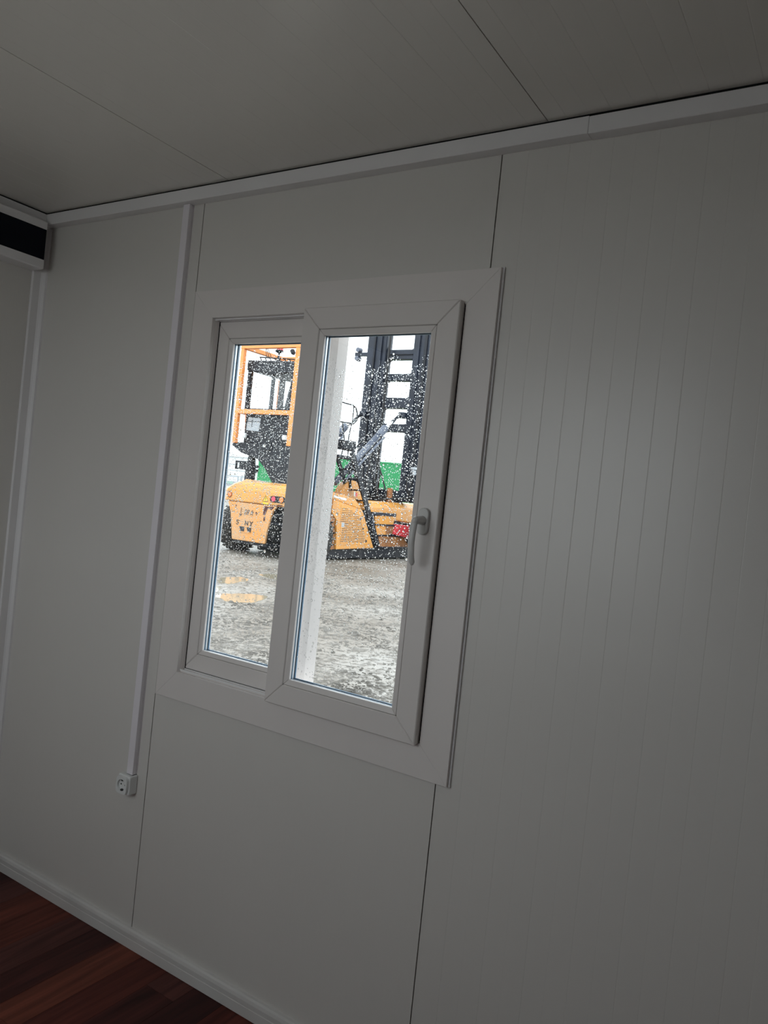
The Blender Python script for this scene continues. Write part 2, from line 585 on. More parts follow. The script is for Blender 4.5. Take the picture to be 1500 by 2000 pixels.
def sash(parent, x0, x1, z0, z1, y0, y1, prof, bead):
    s = empty('sash', (0, 0, 0))
    s.parent = parent
    ring('sash_profile', x0, x1, z0, z1, prof, y0, y1, s, 'pvc', bevel=0.0022)
    g = prof + 0.0009
    ring('glazing_bead', x0 + g, x1 - g, z0 + g, z1 - g, bead, y0 + 0.0012, y0 + 0.0145, s, 'pvc', bevel=0.0012, taper=0.004)
    MBg = MB()
    ix0, ix1, iz0, iz1 = x0 + prof, x1 - prof, z0 + prof, z1 - prof
    for a, b, c, d in ((ix0, ix1, iz0, iz0 + 0.001), (ix0, ix1, iz1 - 0.001, iz1), (ix0, ix0 + 0.001, iz0, iz1), (ix1 - 0.001, ix1, iz0, iz1)):
        MBg.box(a, b, y0 + 0.004, y0 + 0.012, c, d)
    MBg.build('bead_joint', 'seam', s)
    e = prof + bead
    # glass edge build-up, from the room outwards: gasket, spacer, gasket, outer rebate
    ring('gasket', x0 + prof, x1 - prof, z0 + prof, z1 - prof, bead + 0.001, y0 + 0.0147, y0 + 0.0183, s, 'gasket', bevel=0)
    ring('spacer_bar', x0 + prof, x1 - prof, z0 + prof, z1 - prof, bead - 0.001, y0 + 0.0206, y0 + 0.0272, s, 'spacer', bevel=0)
    ring('gasket', x0 + prof, x1 - prof, z0 + prof, z1 - prof, bead + 0.001, y0 + 0.0296, y0 + 0.0345, s, 'gasket', bevel=0)
    ring('outer_rebate', x0 + prof, x1 - prof, z0 + prof, z1 - prof, bead - 0.001, y0 + 0.0347, y0 + 0.0400, s, 'pvc', bevel=0)
    for ya in (y0 + 0.0184, y0 + 0.0274):
        MB().box(x0 + prof + 0.004, x1 - prof - 0.004, ya, ya + 0.002, z0 + prof + 0.004, z1 - prof - 0.004).build('glass_pane', 'glass', s)
    return s, (x0 + e, x1 - e, z0 + e, z1 - e, y0 + 0.0294)


w1 = tag(empty('window_1', (-0.287, 0, 0.815)), kind='structure')
FX0, FX1, FZ0, FZ1 = -0.803, 0.2295, 0.8135, 2.0745
ring('frame_profile', FX0, FX1, FZ0, FZ1, 0.085, -0.015, -0.0003, w1, 'pvc', bevel=0.0006, gap=0.00005)
ring('frame_body', WX0 - 0.0445, WX1 + 0.0445, WZ0 - 0.0445, WZ1 + 0.0445, 0.0445, -0.0003, 0.078, w1, 'pvc', bevel=0)
ring('edge_lip', FX0 - 0.0035, FX1 + 0.0045, FZ0 - 0.002, FZ1 + 0.003, 0.012, -0.0062, -0.0002, w1, 'trim', bevel=0.0005, gap=0.00002)
# running tracks at head and sill
for zz, sg in ((WZ0, 1), (WZ1, -1)):
    mb = MB()
    for ya in (-0.004, 0.0145):
        a, b = sorted((zz, zz + sg * 0.004))
        mb.box(WX0 + 0.001, WX1 - 0.001, ya, ya + 0.0025, a, b)
    mb.build('track_rail', 'trim', w1)
for xa, xb in ((WX0 + 0.0002, WX0 + 0.0012),):
    MB().box(xa, xb, 0.0165, 0.0195, WZ0 + 0.002, WZ1 - 0.002).build('shade_seal', 'brush', w1)
MB().box(WX1 - 0.0034, WX1 - 0.0002, -0.012, 0.016, WZ0 + 0.001, WZ1 - 0.001).build('shade_seal', 'brush', w1)  # black filler painted as the shade in the sash gap, also stops light leaking
mb = MB()
mb.box(WX0 + 0.002, -0.262, 0.0168, 0.0188, WZ0 + 0.0002, WZ0 + 0.0045)
mb.build('shade_seal', 'brush', w1)

sl, gl_l = sash(w1, WX0 - 0.008, -0.2810, WZ0 + 0.003, WZ1 - 0.003, 0.019, 0.070, 0.052, 0.0140)
sr, gl_r = sash(w1, -0.3460, 0.1408, 0.8965, 1.9965, -0.0365, 0.0130, 0.060, 0.0160)
tag(sl, 'outer sliding sash on the left, behind the other sash')
tag(sr, 'inner sliding sash on the right with a lever handle')

MB().prism([(-0.2808, 0.0192), (-0.2790, 0.0150), (-0.2690, 0.0350), (-0.2600, 0.0700), (-0.2808, 0.0700)], 'z', WZ0 + 0.004, WZ1 - 0.004).build('interlock_strip', 'pvc', sl)

# handle on the right sash
hx, hz, hy = 0.1045, 1.4475, -0.0365


def stadium(cx, cz, w, h, n=10):
    r = w / 2
    p = [(cx + r * math.cos(a), cz + h / 2 - r + r * math.sin(a)) for a in [math.pi * i / n for i in range(n + 1)]]
    p += [(cx - r * math.cos(a), cz - h / 2 + r - r * math.sin(a)) for a in [math.pi * i / n for i in range(n + 1)]]
    return p


MB().prism(stadium(hx, hz, 0.030, 0.067), 'y', hy - 0.011, hy).build('handle_rosette', 'handle', sr, bevel=0.002, bseg=2)
mb = MB()
mb.tube([(hx, hy - 0.010, hz + 0.002), (hx, hy - 0.020, hz + 0.002), (hx, hy - 0.036, hz + 0.002), (hx, hy - 0.047, hz + 0.0005), (hx, hy - 0.052, hz - 0.006)], [0.0115, 0.0105, 0.0100, 0.0095, 0.0070], 16)
path = [(hx, hy - 0.044, hz + 0.010), (hx, hy - 0.0475, hz + 0.004), (hx, hy - 0.051, hz - 0.012), (hx, hy - 0.054, hz - 0.034), (hx, hy - 0.054, hz - 0.058), (hx, hy - 0.050, hz - 0.082), (hx + 0.0005, hy - 0.043, hz - 0.101), (hx + 0.001, hy - 0.0405, hz - 0.107)]
mb.tube(path, [0.0035, 0.0062, 0.0066, 0.0066, 0.0064, 0.0062, 0.0058, 0.0030], 16, 1.35)
mb.build('handle_lever', 'handle', sr, smooth=True)

# rain on the outer faces of the panes: real little water caps


def rain(name, label, g, n, seed, clear_top):
    rnd = random.Random(seed)
    x0, x1, z0, z1, y = g
    y += 0.00005
    vs, fs = [], []
    grid = {}
    seg = 7
    made = 0
    tries = 0
    while made < n and tries < n * 6:
        tries += 1
        px, pz = rnd.uniform(x0 + 0.002, x1 - 0.002), rnd.uniform(z0 + 0.002, z1 - 0.002)
        fr = (pz - z0) / (z1 - z0)
        edge = clear_top + 0.02 * math.sin(px * 60 + seed)
        if fr > 1 - edge:
            continue
        dens = 1.0 if fr > 0.45 else (0.22 + 0.78 * max(0, fr - 0.22) / 0.23)
        if rnd.random() > dens:
            continue
        r = min(0.0034, 0.00104 * math.exp(rnd.gauss(0.18, 0.40)))
        if rnd.random() < 0.05:
            r *= 1.35
        key = (int(px / 0.005), int(pz / 0.005))
        bad = False
        for i in (-1, 0, 1):
            for j in (-1, 0, 1):
                for (qx, qz, qr) in grid.get((key[0] + i, key[1] + j), ()):
                    if (qx - px) ** 2 + (qz - pz) ** 2 < (qr + r) ** 2 * 1.05:
                        bad = True
        if bad:
            continue
        grid.setdefault(key, []).append((px, pz, r))
        made += 1
        st = rnd.uniform(0.95, 1.35)
        ph = rnd.uniform(0, 6.28)
        hgt = r * rnd.uniform(0.55, 0.75)
        b = len(vs)
        for rr, hh in ((1.0, 0.0), (0.86, 0.48), (0.52, 0.86)):
            for q in range(seg):
                a = 2 * math.pi * q / seg + ph
                vs.append((px + rr * r * math.cos(a), y + hh * hgt, pz + rr * r * st * math.sin(a)))
        vs.append((px, y + hgt, pz))
        for l in range(2):
            for q in range(seg):
                fs.append((b + l * seg + q, b + l * seg + (q + 1) % seg, b + (l + 1) * seg + (q + 1) % seg, b + (l + 1) * seg + q))
        for q in range(seg):
            fs.append((b + 2 * seg + q, b + 2 * seg + (q + 1) % seg, b + 3 * seg))
        fs.append(tuple(b + q for q in range(seg))[::-1])
    mb = MB()
    mb.v, mb.f = vs, fs
    o = mb.build(name, 'drop', None, smooth=True)
    for p in o.data.polygons:
        if len(p.vertices) == seg:
            p.use_smooth = False
    tag(o, label, 'raindrops', kind='stuff')
    return o


rain('raindrops', 'raindrops on the outside of the left pane', gl_l, 4900, 3, 0.035)
rain('raindrops', 'raindrops on the outside of the right pane', gl_r, 4700, 8, 0.072)

# window opposite and the closed door (behind the camera)
w2 = tag(empty('window_2', ((WIN2[0] + WIN2[1]) / 2, YF, WIN2[2])), kind='structure')
ring('frame_profile', WIN2[0] - 0.05, WIN2[1] + 0.05, WIN2[2] - 0.05, WIN2[3] + 0.05, 0.085, YF - 0.06, YF + 0.015, w2, 'pvc')
MB().box(-0.495, -0.435, YF - 0.05, YF + 0.005, WIN2[2] + 0.03, WIN2[3] - 0.03).build('mullion', 'pvc', w2, bevel=0.001)
for a, b in ((WIN2[0] + 0.03, -0.495), (-0.435, WIN2[1] - 0.03)):
    MB().box(a, b, YF - 0.03, YF - 0.026, WIN2[2] + 0.03, WIN2[3] - 0.03).build('glass_pane', 'glass', w2)
d1 = tag(empty('door_1', ((DOOR[0] + DOOR[1]) / 2, YF, 0)), kind='structure')
mb = MB()
for a, b, c, d in ((DOOR[0] - 0.05, DOOR[0] + 0.02, 0.0, DOOR[3] + 0.05), (DOOR[1] - 0.02, DOOR[1] + 0.05, 0.0, DOOR[3] + 0.05), (DOOR[0] + 0.02, DOOR[1] - 0.02, DOOR[3] - 0.02, DOOR[3] + 0.05), (DOOR[0] + 0.02, DOOR[1] - 0.02, 0.0, 0.02)):
    mb.box(a, b, YF - 0.06, YF + 0.012, c, d)
mb.build('door_frame', 'pvc', d1)
leaf = MB().box(DOOR[0] + 0.022, DOOR[1] - 0.022, YF - 0.055, YF - 0.012, 0.022, DOOR[3] - 0.022).build('door_leaf', 'pvc', d1, bevel=0.002)
MB().tube([(DOOR[0] + 0.09, YF - 0.012, 1.02), (DOOR[0] + 0.09, YF + 0.045, 1.02), (DOOR[0] + 0.20, YF + 0.045, 1.02)], 0.009, 8).build('door_handle', 'clip', leaf)

# ---------------------------------------------------------------- things on the wall
ct = tag(empty('cable_trunking', (-0.877, 0, 0.537)), 'narrow white vertical cable trunking running down the wall to the socket', 'trunking')
MB().box(-0.8905, -0.8635, -0.006, 0, 0.5375, 2.354).build('trunking_base', 'trunk', ct)
MB().box(-0.8912, -0.8628, -0.0200, -0.0062, 0.5375, 2.354).build('trunking_cover', 'trunk', ct, bevel=0.0012)
MB().box(-0.8905, -0.8635, -0.018, -0.001, 0.5362, 0.5375).build('cut_edge', 'seam', ct)

ws = tag(empty('wall_socket', (-0.885, 0, 0.476)), 'white surface-mounted power socket under the cable trunking', 'socket')
sx0, sx1, sz0, sz1 = -0.9125, -0.8565, 0.4755, 0.5360
MB().box(sx0, sx1, -0.034, 0, sz0, sz1).build('housing', 'socket', ws, bevel=0.005, bseg=3)
scx, scz, hr = (sx0 + sx1) / 2, (sz0 + sz1) / 2, 0.0185
n = 32
mb = MB()
hw, hh = (sx1 - sx0) / 2 - 0.0025, (sz1 - sz0) / 2 - 0.0025
ou, inn = [], []
for i in range(n):
    a = 2 * math.pi * i / n
    c, s = math.cos(a), math.sin(a)
    p = 5.0
    k_ = (abs(c) ** p + abs(s) ** p) ** (-1 / p)
    ou.append((scx + hw * c * k_, scz + hh * s * k_))
    inn.append((scx + hr * c, scz + hr * s))
vs = [(a, -0.0335, b) for a, b in ou] + [(a * 0.97 + scx * 0.03, -0.0420, b * 0.97 + scz * 0.03) for a, b in ou] + [(a, -0.0420, b) for a, b in inn] + [(a, -0.0335, b) for a, b in inn]
fs = []
for l in range(3):
    fs += [(l * n + i, l * n + (i + 1) % n, (l + 1) * n + (i + 1) % n, (l + 1) * n + i) for i in range(n)]
fs.append(tuple(range(3 * n, 4 * n)))
mb.add(vs, fs)
fp = mb.build('face_plate', 'socket', ws)
for sg in (-1, 1):
    MB().box(scx - 0.0035, scx + 0.0035, -0.0405, -0.0336, scz + sg * 0.0155 - 0.0025, scz + sg * 0.0155 + 0.0025).build('earth_clip', 'clip', ws)
for sg in (-1, 1):
    mb = MB()
    mb.tube([(scx + sg * 0.0095, -0.0345, scz), (scx + sg * 0.0095, -0.0333, scz)], 0.0026, 10)
    mb.build('pin_hole', 'brush', ws)

wu = tag(empty('wall_unit', (XL, -0.46, 2.187)), 'slim white wall unit with a black front band under the ceiling corner', 'wall unit')
ux = XL + 0.075
uy0, uy1 = -0.86, -0.052
MB().prism([(XL + 0.0005, 2.187), (ux - 0.004, 2.187), (ux, 2.190), (ux, 2.2195), (ux - 0.003, 2.2195), (ux - 0.003, 2.3275), (ux, 2.3275), (ux, 2.3545), (XL + 0.0005, 2.3545)], 'y', uy0, uy1).build('housing', 'trim', wu)
MB().box(ux - 0.0028, ux - 0.0003, uy0 + 0.002, uy1 - 0.001, 2.2200, 2.3270).build('front_band', 'unitblack', wu)

# ================================================================ outdoors
tag(MB().box(-160, 120, T + 0.02, 220, G - 0.3, G).build('ground', 'ground', None), kind='structure')
tag(MB().box(-60, 60, -60, -2.5, G - 0.3, G).build('ground_front', 'bounce_ground', None), kind='structure')

OX, OY = -12.866, 14.406


def U(u, v, w):
    return (OX + u, OY + v, G + w)


def px(l):
    return [U(*p) for p in l]


class LB(MB):
    """mesh builder in the machine's own axes (right, forward, up)"""

    def build(self, *a, **k):
        self.v = [U(*p) for p in self.v]
        return MB.build(self, *a, **k)


mc = tag(empty('container_handler', U(-0.5, 3.0, 0)), 'yellow container handler with orange cab guard and dark mast outside the window', 'container handler')

# counterweight
oA = [(-1.58, 0.0), (0.64, 0.0), (0.80, 0.12), (0.86, 0.40), (0.86, 1.75), (-1.84, 1.75), (-1.84, 0.40), (-1.74, 0.12)]


def inset(poly, w, dv, du, dl=0.0):
    c = -0.48
    return [((c + (u - c) * (1 - du)) if u > c else u + dl, v + dv * (1 if v < 0.5 else 0), w) for u, v in poly]


uc = LB().loft([inset(oA, 1.462, 0, 0), inset(oA, 1.80, 0.01, 0, 0.01), inset(oA, 1.95, 0.05, 0.03, 0.24), inset(oA, 2.03, 0.12, 0.08, 0.40), inset(oA, 2.06, 0.28, 0.14, 0.55)]).build('upper_counterweight', 'yellow', mc, bevel=0.03, bseg=2)
LB().loft([[(-1.30, 0.10, 1.96), (-0.80, 0.08, 1.96), (-0.58, 0.08, 1.96), (-0.58, 0.9, 1.96), (-1.30, 0.9, 1.96)], [(-1.07, 0.16, 2.11), (-0.86, 0.14, 2.12), (-0.66, 0.16, 2.04), (-0.66, 0.9, 2.04), (-1.07, 0.9, 2.11)]]).build('hood_hump', 'yellow_dirty', uc, bevel=0.02)
LB().loft([[(-0.50, 0.20, 1.96), (0.66, 0.20, 1.96), (0.66, 1.6, 1.96), (-0.50, 1.6, 1.96)], [(-0.42, 0.30, 2.075), (0.58, 0.30, 2.085), (0.58, 1.6, 2.085), (-0.42, 1.6, 2.075)]]).build('hood_lid', 'yellow_dirty', uc, bevel=0.02)
low = []
for w, a, b in ((0.385, -1.235, -0.005), (0.73, -1.30, 0.03), (1.13, -1.385, 0.115), (1.30, -1.45, 0.18), (1.445, -1.52, 0.30)):
    low.append([(a, 0.02, w), (b, 0.02, w), (b - 0.06, 0.16, w), (a + 0.06, 0.16, w)])
lc = LB().loft(low).build('lower_counterweight', 'yellow_dirty', mc, bevel=0.02, bseg=2)
LB().box(0.22, 0.62, 0.03, 0.6, 1.452, 1.463).box(-1.5, 0.85, 0.06, 1.7, 1.440, 1.464).build('counterweight_gap', 'rust', mc)
LB().box(-1.24, 0.0, 0.10, 0.85, 0.30, 0.385).build('counterweight_skid', 'black', mc)
# towing openings: proud dark plates painted as the shade inside them
for a, b, c in ((-0.985, -0.80, 0.02), (-0.705, -0.545, 0.0)):
    LB().prism([(a, 0.775), (b, 0.770), (b, 0.645), (a + 0.06 + c, 0.655)], 'y', 0.004, 0.05).build('towing_shade_plate', 'print', lc)
LB().box(-0.99, -0.54, 0.006, 0.05, 0.620, 0.640).box(-0.99, -0.54, 0.008, 0.05, 0.778, 0.792).build('recess_lip', 'yellow_dirty', lc)

# tail lights


def tail_lamp(cu, lens, wdt=0.26):
    p = stadium(1.635, cu, 0.172, wdt * 2, 8)
    o = LB().prism([(b, a) for a, b in p], 'y', -0.028, 0.03).build('lamp_housing', 'black', uc, bevel=0.01)
    for m_, du, rr in lens:
        LB().tube([(cu + du, -0.036, 1.637), (cu + du, 0.0, 1.637)], rr, 16).build('lamp_lens', m_, uc)


tail_lamp(0.315, [('redlens', -0.125, 0.072), ('amberlens', 0.155, 0.074)])
LB().tube([(-1.46, 0.0, 1.635), (-1.46, 0.04, 1.635)], 0.10, 16).build('lamp_housing', 'rust', uc)
LB().tube([(-1.445, -0.02, 1.635), (-1.445, 0.03, 1.635)], 0.062, 16).build('lamp_lens', 'amberlens', uc)
# warning sign plate
LB().prism([(-0.215, 1.535), (0.0, 1.555), (-0.115, 1.720)], 'y', -0.008, 0.004).build('warning_sign', 'signyellow', uc)
LB().box(-0.215, 0.0, -0.007, 0.004, 1.470, 1.525).build('warning_sign_text_plate', 'signyellow', uc)
mb = LB()
tri = [(-0.205, 1.541), (-0.012, 1.559), (-0.114, 1.708)]
for i in range(3):
    a, b = tri[i], tri[(i + 1) % 3]
    mb.beam((a[0], -0.010, a[1]), (b[0], -0.010, b[1]), 0.004, 0.010)
mb.box(-0.118, -0.104, -0.011, -0.006, 1.60, 1.655)
mb.box(-0.118, -0.104, -0.011, -0.006, 1.575, 1.590)
mb.build('warning_symbol', 'print', uc)


def text(body, u, w, size, m, parent, v=0.010, shear=0.0, depth=0.004, sx=1.0):
    cu = bpy.data.curves.new('lettering', 'FONT')
    cu.body = body
    cu.size = size
    cu.extrude = depth
    cu.shear = shear
    tmp = bpy.data.objects.new('lettering', cu)
    C.objects.link(tmp)
    bpy.context.view_layer.update()
    dg = bpy.context.evaluated_depsgraph_get()
    me = bpy.data.meshes.new_from_object(tmp.evaluated_get(dg))
    bpy.data.objects.remove(tmp, do_unlink=True)
    off = root_origin(parent)
    for vv in me.vertices:
        x_, y_, z_ = vv.co
        p = U(u + x_ * sx, v - z_, w + y_)
        vv.co = Vector(p) - off
    me.materials.clear()
    me.materials.append(M[m])
    o = bpy.data.objects.new('lettering', me)
    C.objects.link(o)
    o.parent = parent
    return o


text('S', -1.12, 0.82, 0.19, 'print', lc, v=0.014, depth=0.006, sx=1.25)
text('N', -0.80, 0.82, 0.19, 'print', lc, v=0.014, depth=0.006, sx=0.95)
text('Y', -0.63, 0.82, 0.19, 'print', lc, v=0.014, depth=0.006, sx=1.25)
text('28 ft', -0.88, 1.12, 0.21, 'ink', lc, v=0.014, shear=0.35, sx=0.9)
mb = LB()
mb.beam((-0.97, 0.012, 1.30), (-0.98, 0.012, 1.07), 0.006, 0.016)
mb.beam((-1.03, 0.012, 1.13), (-0.98, 0.012, 1.07), 0.006, 0.016)
mb.beam((-0.93, 0.012, 1.13), (-0.98, 0.012, 1.07), 0.006, 0.016)
mb.build('marker_arrow', 'ink', lc)
# scraped, rusty marks
rnd = random.Random(12)


def blotch(pts, name='rust_scar'):
    LB().prism(pts, 'y', 0.008, 0.022).build(name, 'rustmark', lc)


blotch([(-0.12, 1.42), (0.02, 1.40), (0.10, 1.42), (0.09, 1.36), (-0.02, 1.36), (-0.05, 1.28), (-0.10, 1.16), (-0.16, 1.18), (-0.15, 1.30)])
blotch([(0.06, 1.42), (0.20, 1.43), (0.17, 1.37), (0.10, 1.33)])
blotch([(-0.12, 1.12), (-0.07, 1.12), (-0.09, 1.00), (-0.13, 1.02)])
blotch([(-0.42, 1.23), (-0.38, 1.20), (-0.40, 1.14), (-0.44, 1.19)])
blotch([(-1.20, 1.36), (-1.17, 1.36), (-1.17, 1.32), (-1.20, 1.33)])
LB().prism([(0.24, 1.47), (0.45, 1.475), (0.52, 1.50), (0.40, 1.50)], 'y', -0.010, 0.004).build('rust_scar', 'rustmark', uc)

# rear axle and steering gear behind the counterweight
ax = LB().box(-1.55, 0.50, 0.95, 1.45, 0.42, 1.40).build('rear_axle', 'black', mc, bevel=0.02)
for k in range(5):
    w = 0.55 + k * 0.17
    LB().box(-1.2, 0.46, 0.90, 0.96, w, w + 0.05).build('axle_rib', 'black', ax)
for s in range(2):
    LB().tube([(-1.2, 0.92, 0.95 + s * 0.25), (0.40, 0.92, 0.90 + s * 0.25)], 0.045, 10).build('steering_cylinder', 'cyl', ax)

tyre_prof = [(0.0, 0.42), (0.02, 0.80), (0.12, 0.955), (0.30, 1.0), (0.70, 1.0), (0.88, 0.955), (0.98, 0.80), (1.0, 0.42)]


def wheel(u0, u1, v, r):
    t = LB().wheel(u0, u1, v, r, [(a, b * r) for a, b in tyre_prof], 36).build('tyre', 'rubber', mc, smooth=True)
    mb = LB()
    nl = 26
    for k in range(nl):
        a = 2 * math.pi * k / nl
        for sd in (0, 1):
            um = (u0 + u1) / 2
            ua, ub = (u0 + 0.03, um - 0.01) if sd == 0 else (um + 0.01, u1 - 0.03)
            a2 = a + (0.12 if sd else 0)
            c0 = (ua, v + math.cos(a2) * r * 0.985, r + math.sin(a2) * r * 0.985)
            c1 = (ub, v + math.cos(a2 + 0.1) * r * 1.0, r + math.sin(a2 + 0.1) * r * 1.0)
            mb.beam(c0, c1, 0.06 * r, 0.06 * r)
    mb.v = [(p[0], p[1], max(p[2], 0.0)) for p in mb.v]
    mb.build('tyre_lugs', 'rubber', t)
    LB().wheel(u0 - 0.01, u1 + 0.01, v, r, [(0, 0.12 * r), (0.0, 0.40 * r), (0.08, 0.44 * r), (0.92, 0.44 * r), (1.0, 0.40 * r), (1.0, 0.12 * r)], 24).build('wheel_rim', 'yellow_dirty', t)


wheel(-2.12, -1.56, 0.98, 0.70)
wheel(0.62, 1.16, 0.98, 0.70)
wheel(-3.35, -2.62, 6.75, 0.86)
wheel(1.55, 2.28, 6.75, 0.86)

# chassis
ch = LB().box(-1.55, 0.55, 1.45, 6.2, 0.45, 1.55).build('chassis', 'black', mc, bevel=0.02)
LB().box(-1.75, 0.60, 1.7, 7.6, 0.03, 0.40).build('belly_shade_box', 'black', mc, bevel=0.03)  # black box added to paint the dark shade between machine and ground
LB().box(-2.6, 1.55, 6.55, 7.0, 0.55, 1.2).build('front_axle', 'black', mc, bevel=0.05)
fd = LB().prism([(1.10, 1.30), (1.10, 1.90), (1.75, 2.02), (2.35, 2.02), (2.35, 1.75), (1.92, 1.75), (1.90, 1.42), (2.17, 1.22), (2.30, 0.34), (1.75, 0.30), (1.72, 1.0), (1.5, 1.35)], 'x', -0.2, 0.70).build('rear_fender', 'rust', mc)

# louvred side panel
sp = LB().prism([(1.93, 1.42), (1.95, 1.79), (3.50, 1.555), (4.35, 0.385), (2.32, 0.335), (2.27, 0.80), (2.19, 1.20)], 'x', 0.55, 0.76).build('side_panel', 'yellow', mc, bevel=0.012)
LB().prism([(2.34, 1.66), (3.36, 1.48), (4.10, 0.50), (2.52, 0.46), (2.42, 0.95)], 'x', 0.758, 0.768).build('access_door', 'yellow', sp, bevel=0.006)
mb = LB()
for k in range(19):
    w = 1.54 - k * 0.054
    a = 2.40 if k < 8 else 2.50
    a = max(a, 2.44 + (1.0 - w) * 0.12) if k > 7 else a
    b = min(3.30 + (1.46 - w) * 0.66, 3.92)
    if k < 3:
        b = 2.75 + k * 0.20
    b = min(b, 3.50 + (1.40 - w) * 0.46 if w < 1.40 else b)
    kk = a
    while kk < b - 0.05:
        e = min(kk + 0.30, b)
        mb.box(kk, kk, 0, 0, 0, 0) if False else mb.add(*(lambda q: ([(0.7665, kk, w), (0.7665, e, w), (0.772, e, w + 0.006), (0.772, kk, w + 0.006), (0.7665, kk, w + 0.022), (0.7665, e, w + 0.022)], [(0, 1, 2, 3), (3, 2, 5, 4), (0, 3, 4), (1, 5, 2), (0, 4, 5, 1)]))(0))
        kk = e + 0.02
tag(mb.build('louvre_slots', 'print', sp), kind='stuff')
for v, w in ((3.42, 1.28), (3.62, 0.98), (3.86, 0.60)):
    LB().box(0.765, 0.780, v - 0.035, v + 0.035, w - 0.03, w + 0.03).build('door_latch', 'print', sp)
LB().box(0.766, 0.772, 2.46, 2.60, 1.00, 1.14).build('data_plate', 'grey_line', sp)
hd = LB().prism([(1.90, 1.80), (1.90, 2.00), (2.45, 1.95), (3.10, 1.86), (3.45, 1.62), (3.40, 1.575)], 'x', -0.3, 0.74).build('engine_hood', 'yellow', mc, bevel=0.03, bseg=2)
LB().beam((0.745, 1.95, 1.885), (0.745, 2.60, 1.82), 0.012, 0.06).build('hood_stripe', 'white_clad', hd)
LB().prism([(3.0 + 0.62 * math.cos(a) + 0.45, 1.83 + 0.60 * math.sin(a)) for a in [math.pi * i / 12 for i in range(13)]], 'x', 0.10, 0.34).build('round_cover', 'yellow', mc, bevel=0.01)
LB().box(0.335, 0.345, 3.55, 3.62, 1.95, 2.10).build('lubricant_label', 'whitelamp', mc)
LB().box(0.335, 0.346, 3.66, 3.73, 1.95, 2.06).build('lubricant_label', 'redlens', mc)

# front body blocks
fb = LB().loft([[(-1.4, 3.9, 1.52), (0.60, 3.9, 1.52), (0.62, 5.5, 1.30), (0.66, 7.9, 1.16), (-1.4, 7.9, 1.16)], [(-1.4, 3.95, 1.70), (0.60, 3.95, 1.70), (0.62, 5.5, 1.72), (0.66, 7.9, 1.74), (-1.4, 7.9, 1.74)], [(-1.35, 4.0, 1.84), (0.50, 4.0, 1.84), (0.44, 5.5, 1.88), (0.44, 7.9, 1.92), (-1.35, 7.9, 1.92)]]).build('front_frame', 'yellow', mc, bevel=0.05, bseg=3)
LB().box(0.55, 0.66, 4.25, 5.68, 1.43, 1.52).build('frame_slot', 'mast', fb)
LB().prism([(4.40, 1.40), (5.66, 1.42), (5.55, 1.15), (4.48, 1.14)], 'x', 0.45, 0.655).build('frame_panel', 'yellow', fb, bevel=0.01)
LB().box(0.50, 0.66, 4.40, 5.66, 1.105, 1.145).build('frame_ledge', 'mast', fb)
LB().prism([(4.52, 1.10), (5.62, 1.10), (5.50, 0.82), (4.70, 0.80)], 'x', 0.40, 0.62).build('lower_panel', 'yellow_dirty', fb)
LB().prism([(5.15, 1.10), (5.70, 1.10), (5.62, 0.84), (5.20, 0.84)], 'x', 0.45, 0.63).build('lower_panel', 'rust', fb)
LB().prism([(4.75, 0.78), (7.6, 0.70), (7.6, 0.40), (4.88, 0.42)], 'x', 0.40, 0.63).build('lower_panel', 'rust', fb)
LB().box(0.5, 0.66, 4.7, 5.7, 0.765, 0.80).box(0.5, 0.66, 4.8, 7.6, 0.385, 0.42).build('frame_ledge', 'mast', fb)
LB().prism([(5.68, 1.17), (7.6, 1.15), (7.6, 0.58), (5.60, 0.84)], 'x', 0.45, 0.70).build('red_box', 'red', fb, bevel=0.012)

# boarding stair on the right side
stair = LB().beam((0.76, 2.62, 3.25), (0.76, 4.56, 0.47), 0.05, 0.20).build('stair_stringer', 'black', mc)
st2 = LB().beam((0.28, 2.55, 3.10), (0.28, 4.40, 0.47), 0.05, 0.14).build('stair_stringer', 'black', mc)
for k in range(9):
    t = 0.06 + k * 0.11
    v, w = 2.60 + 1.92 * t, 3.20 - 2.72 * t
    LB().box(0.28, 0.76, v - 0.09, v + 0.09, w - 0.02, w + 0.02).build('stair_tread', 'black', mc)
LB().box(0.775, 0.80, 3.98, 4.02, 1.15, 1.45).build('stair_bracket', 'mast', mc)
LB().tube([(0.80, 4.02, 1.48), (0.84, 4.05, 1.25), (0.80, 4.13, 1.05), (0.80, 4.2, 0.95)], 0.022, 8).build('stair_handle', 'cyl', mc)
pf = LB().box(0.10, 0.80, 1.9, 2.75, 3.02, 3.10).build('stair_platform', 'black', mc)
LB().box(0.20, 0.46, 2.55, 3.22, 3.30, 3.60).build('control_box', 'black', mc, bevel=0.05, bseg=3)
LB().tube([(0.33, 3.30, 3.62), (0.33, 3.30, 3.20), (0.33, 3.22, 2.6), (0.33, 3.30, 2.2)], 0.06, 8).build('control_post', 'black', mc)
LB().tube([(0.3, 1.9, 4.62), (0.3, 2.55, 4.70), (0.3, 3.08, 4.70), (0.3, 3.24, 4.64), (0.3, 3.34, 4.50), (0.3, 3.36, 4.28), (0.3, 3.20, 4.15), (0.3, 2.58, 4.12), (0.3, 1.9, 4.12)], 0.022, 8).build('handrail', 'hose', mc)
LB().tube([(0.3, 3.12, 4.68), (0.3, 3.14, 4.20)], 0.018, 8).build('handrail_post', 'hose', mc)
LB().tube([(0.3, 2.62, 4.12), (0.3, 2.85, 3.5), (0.3, 2.72, 3.1)], 0.018, 8).build('handrail_post', 'hose', mc)
LB().tube([(0.3, 3.10, 4.15), (0.3, 3.02, 3.7), (0.3, 3.10, 3.0)], 0.018, 8).build('handrail_post', 'hose', mc)

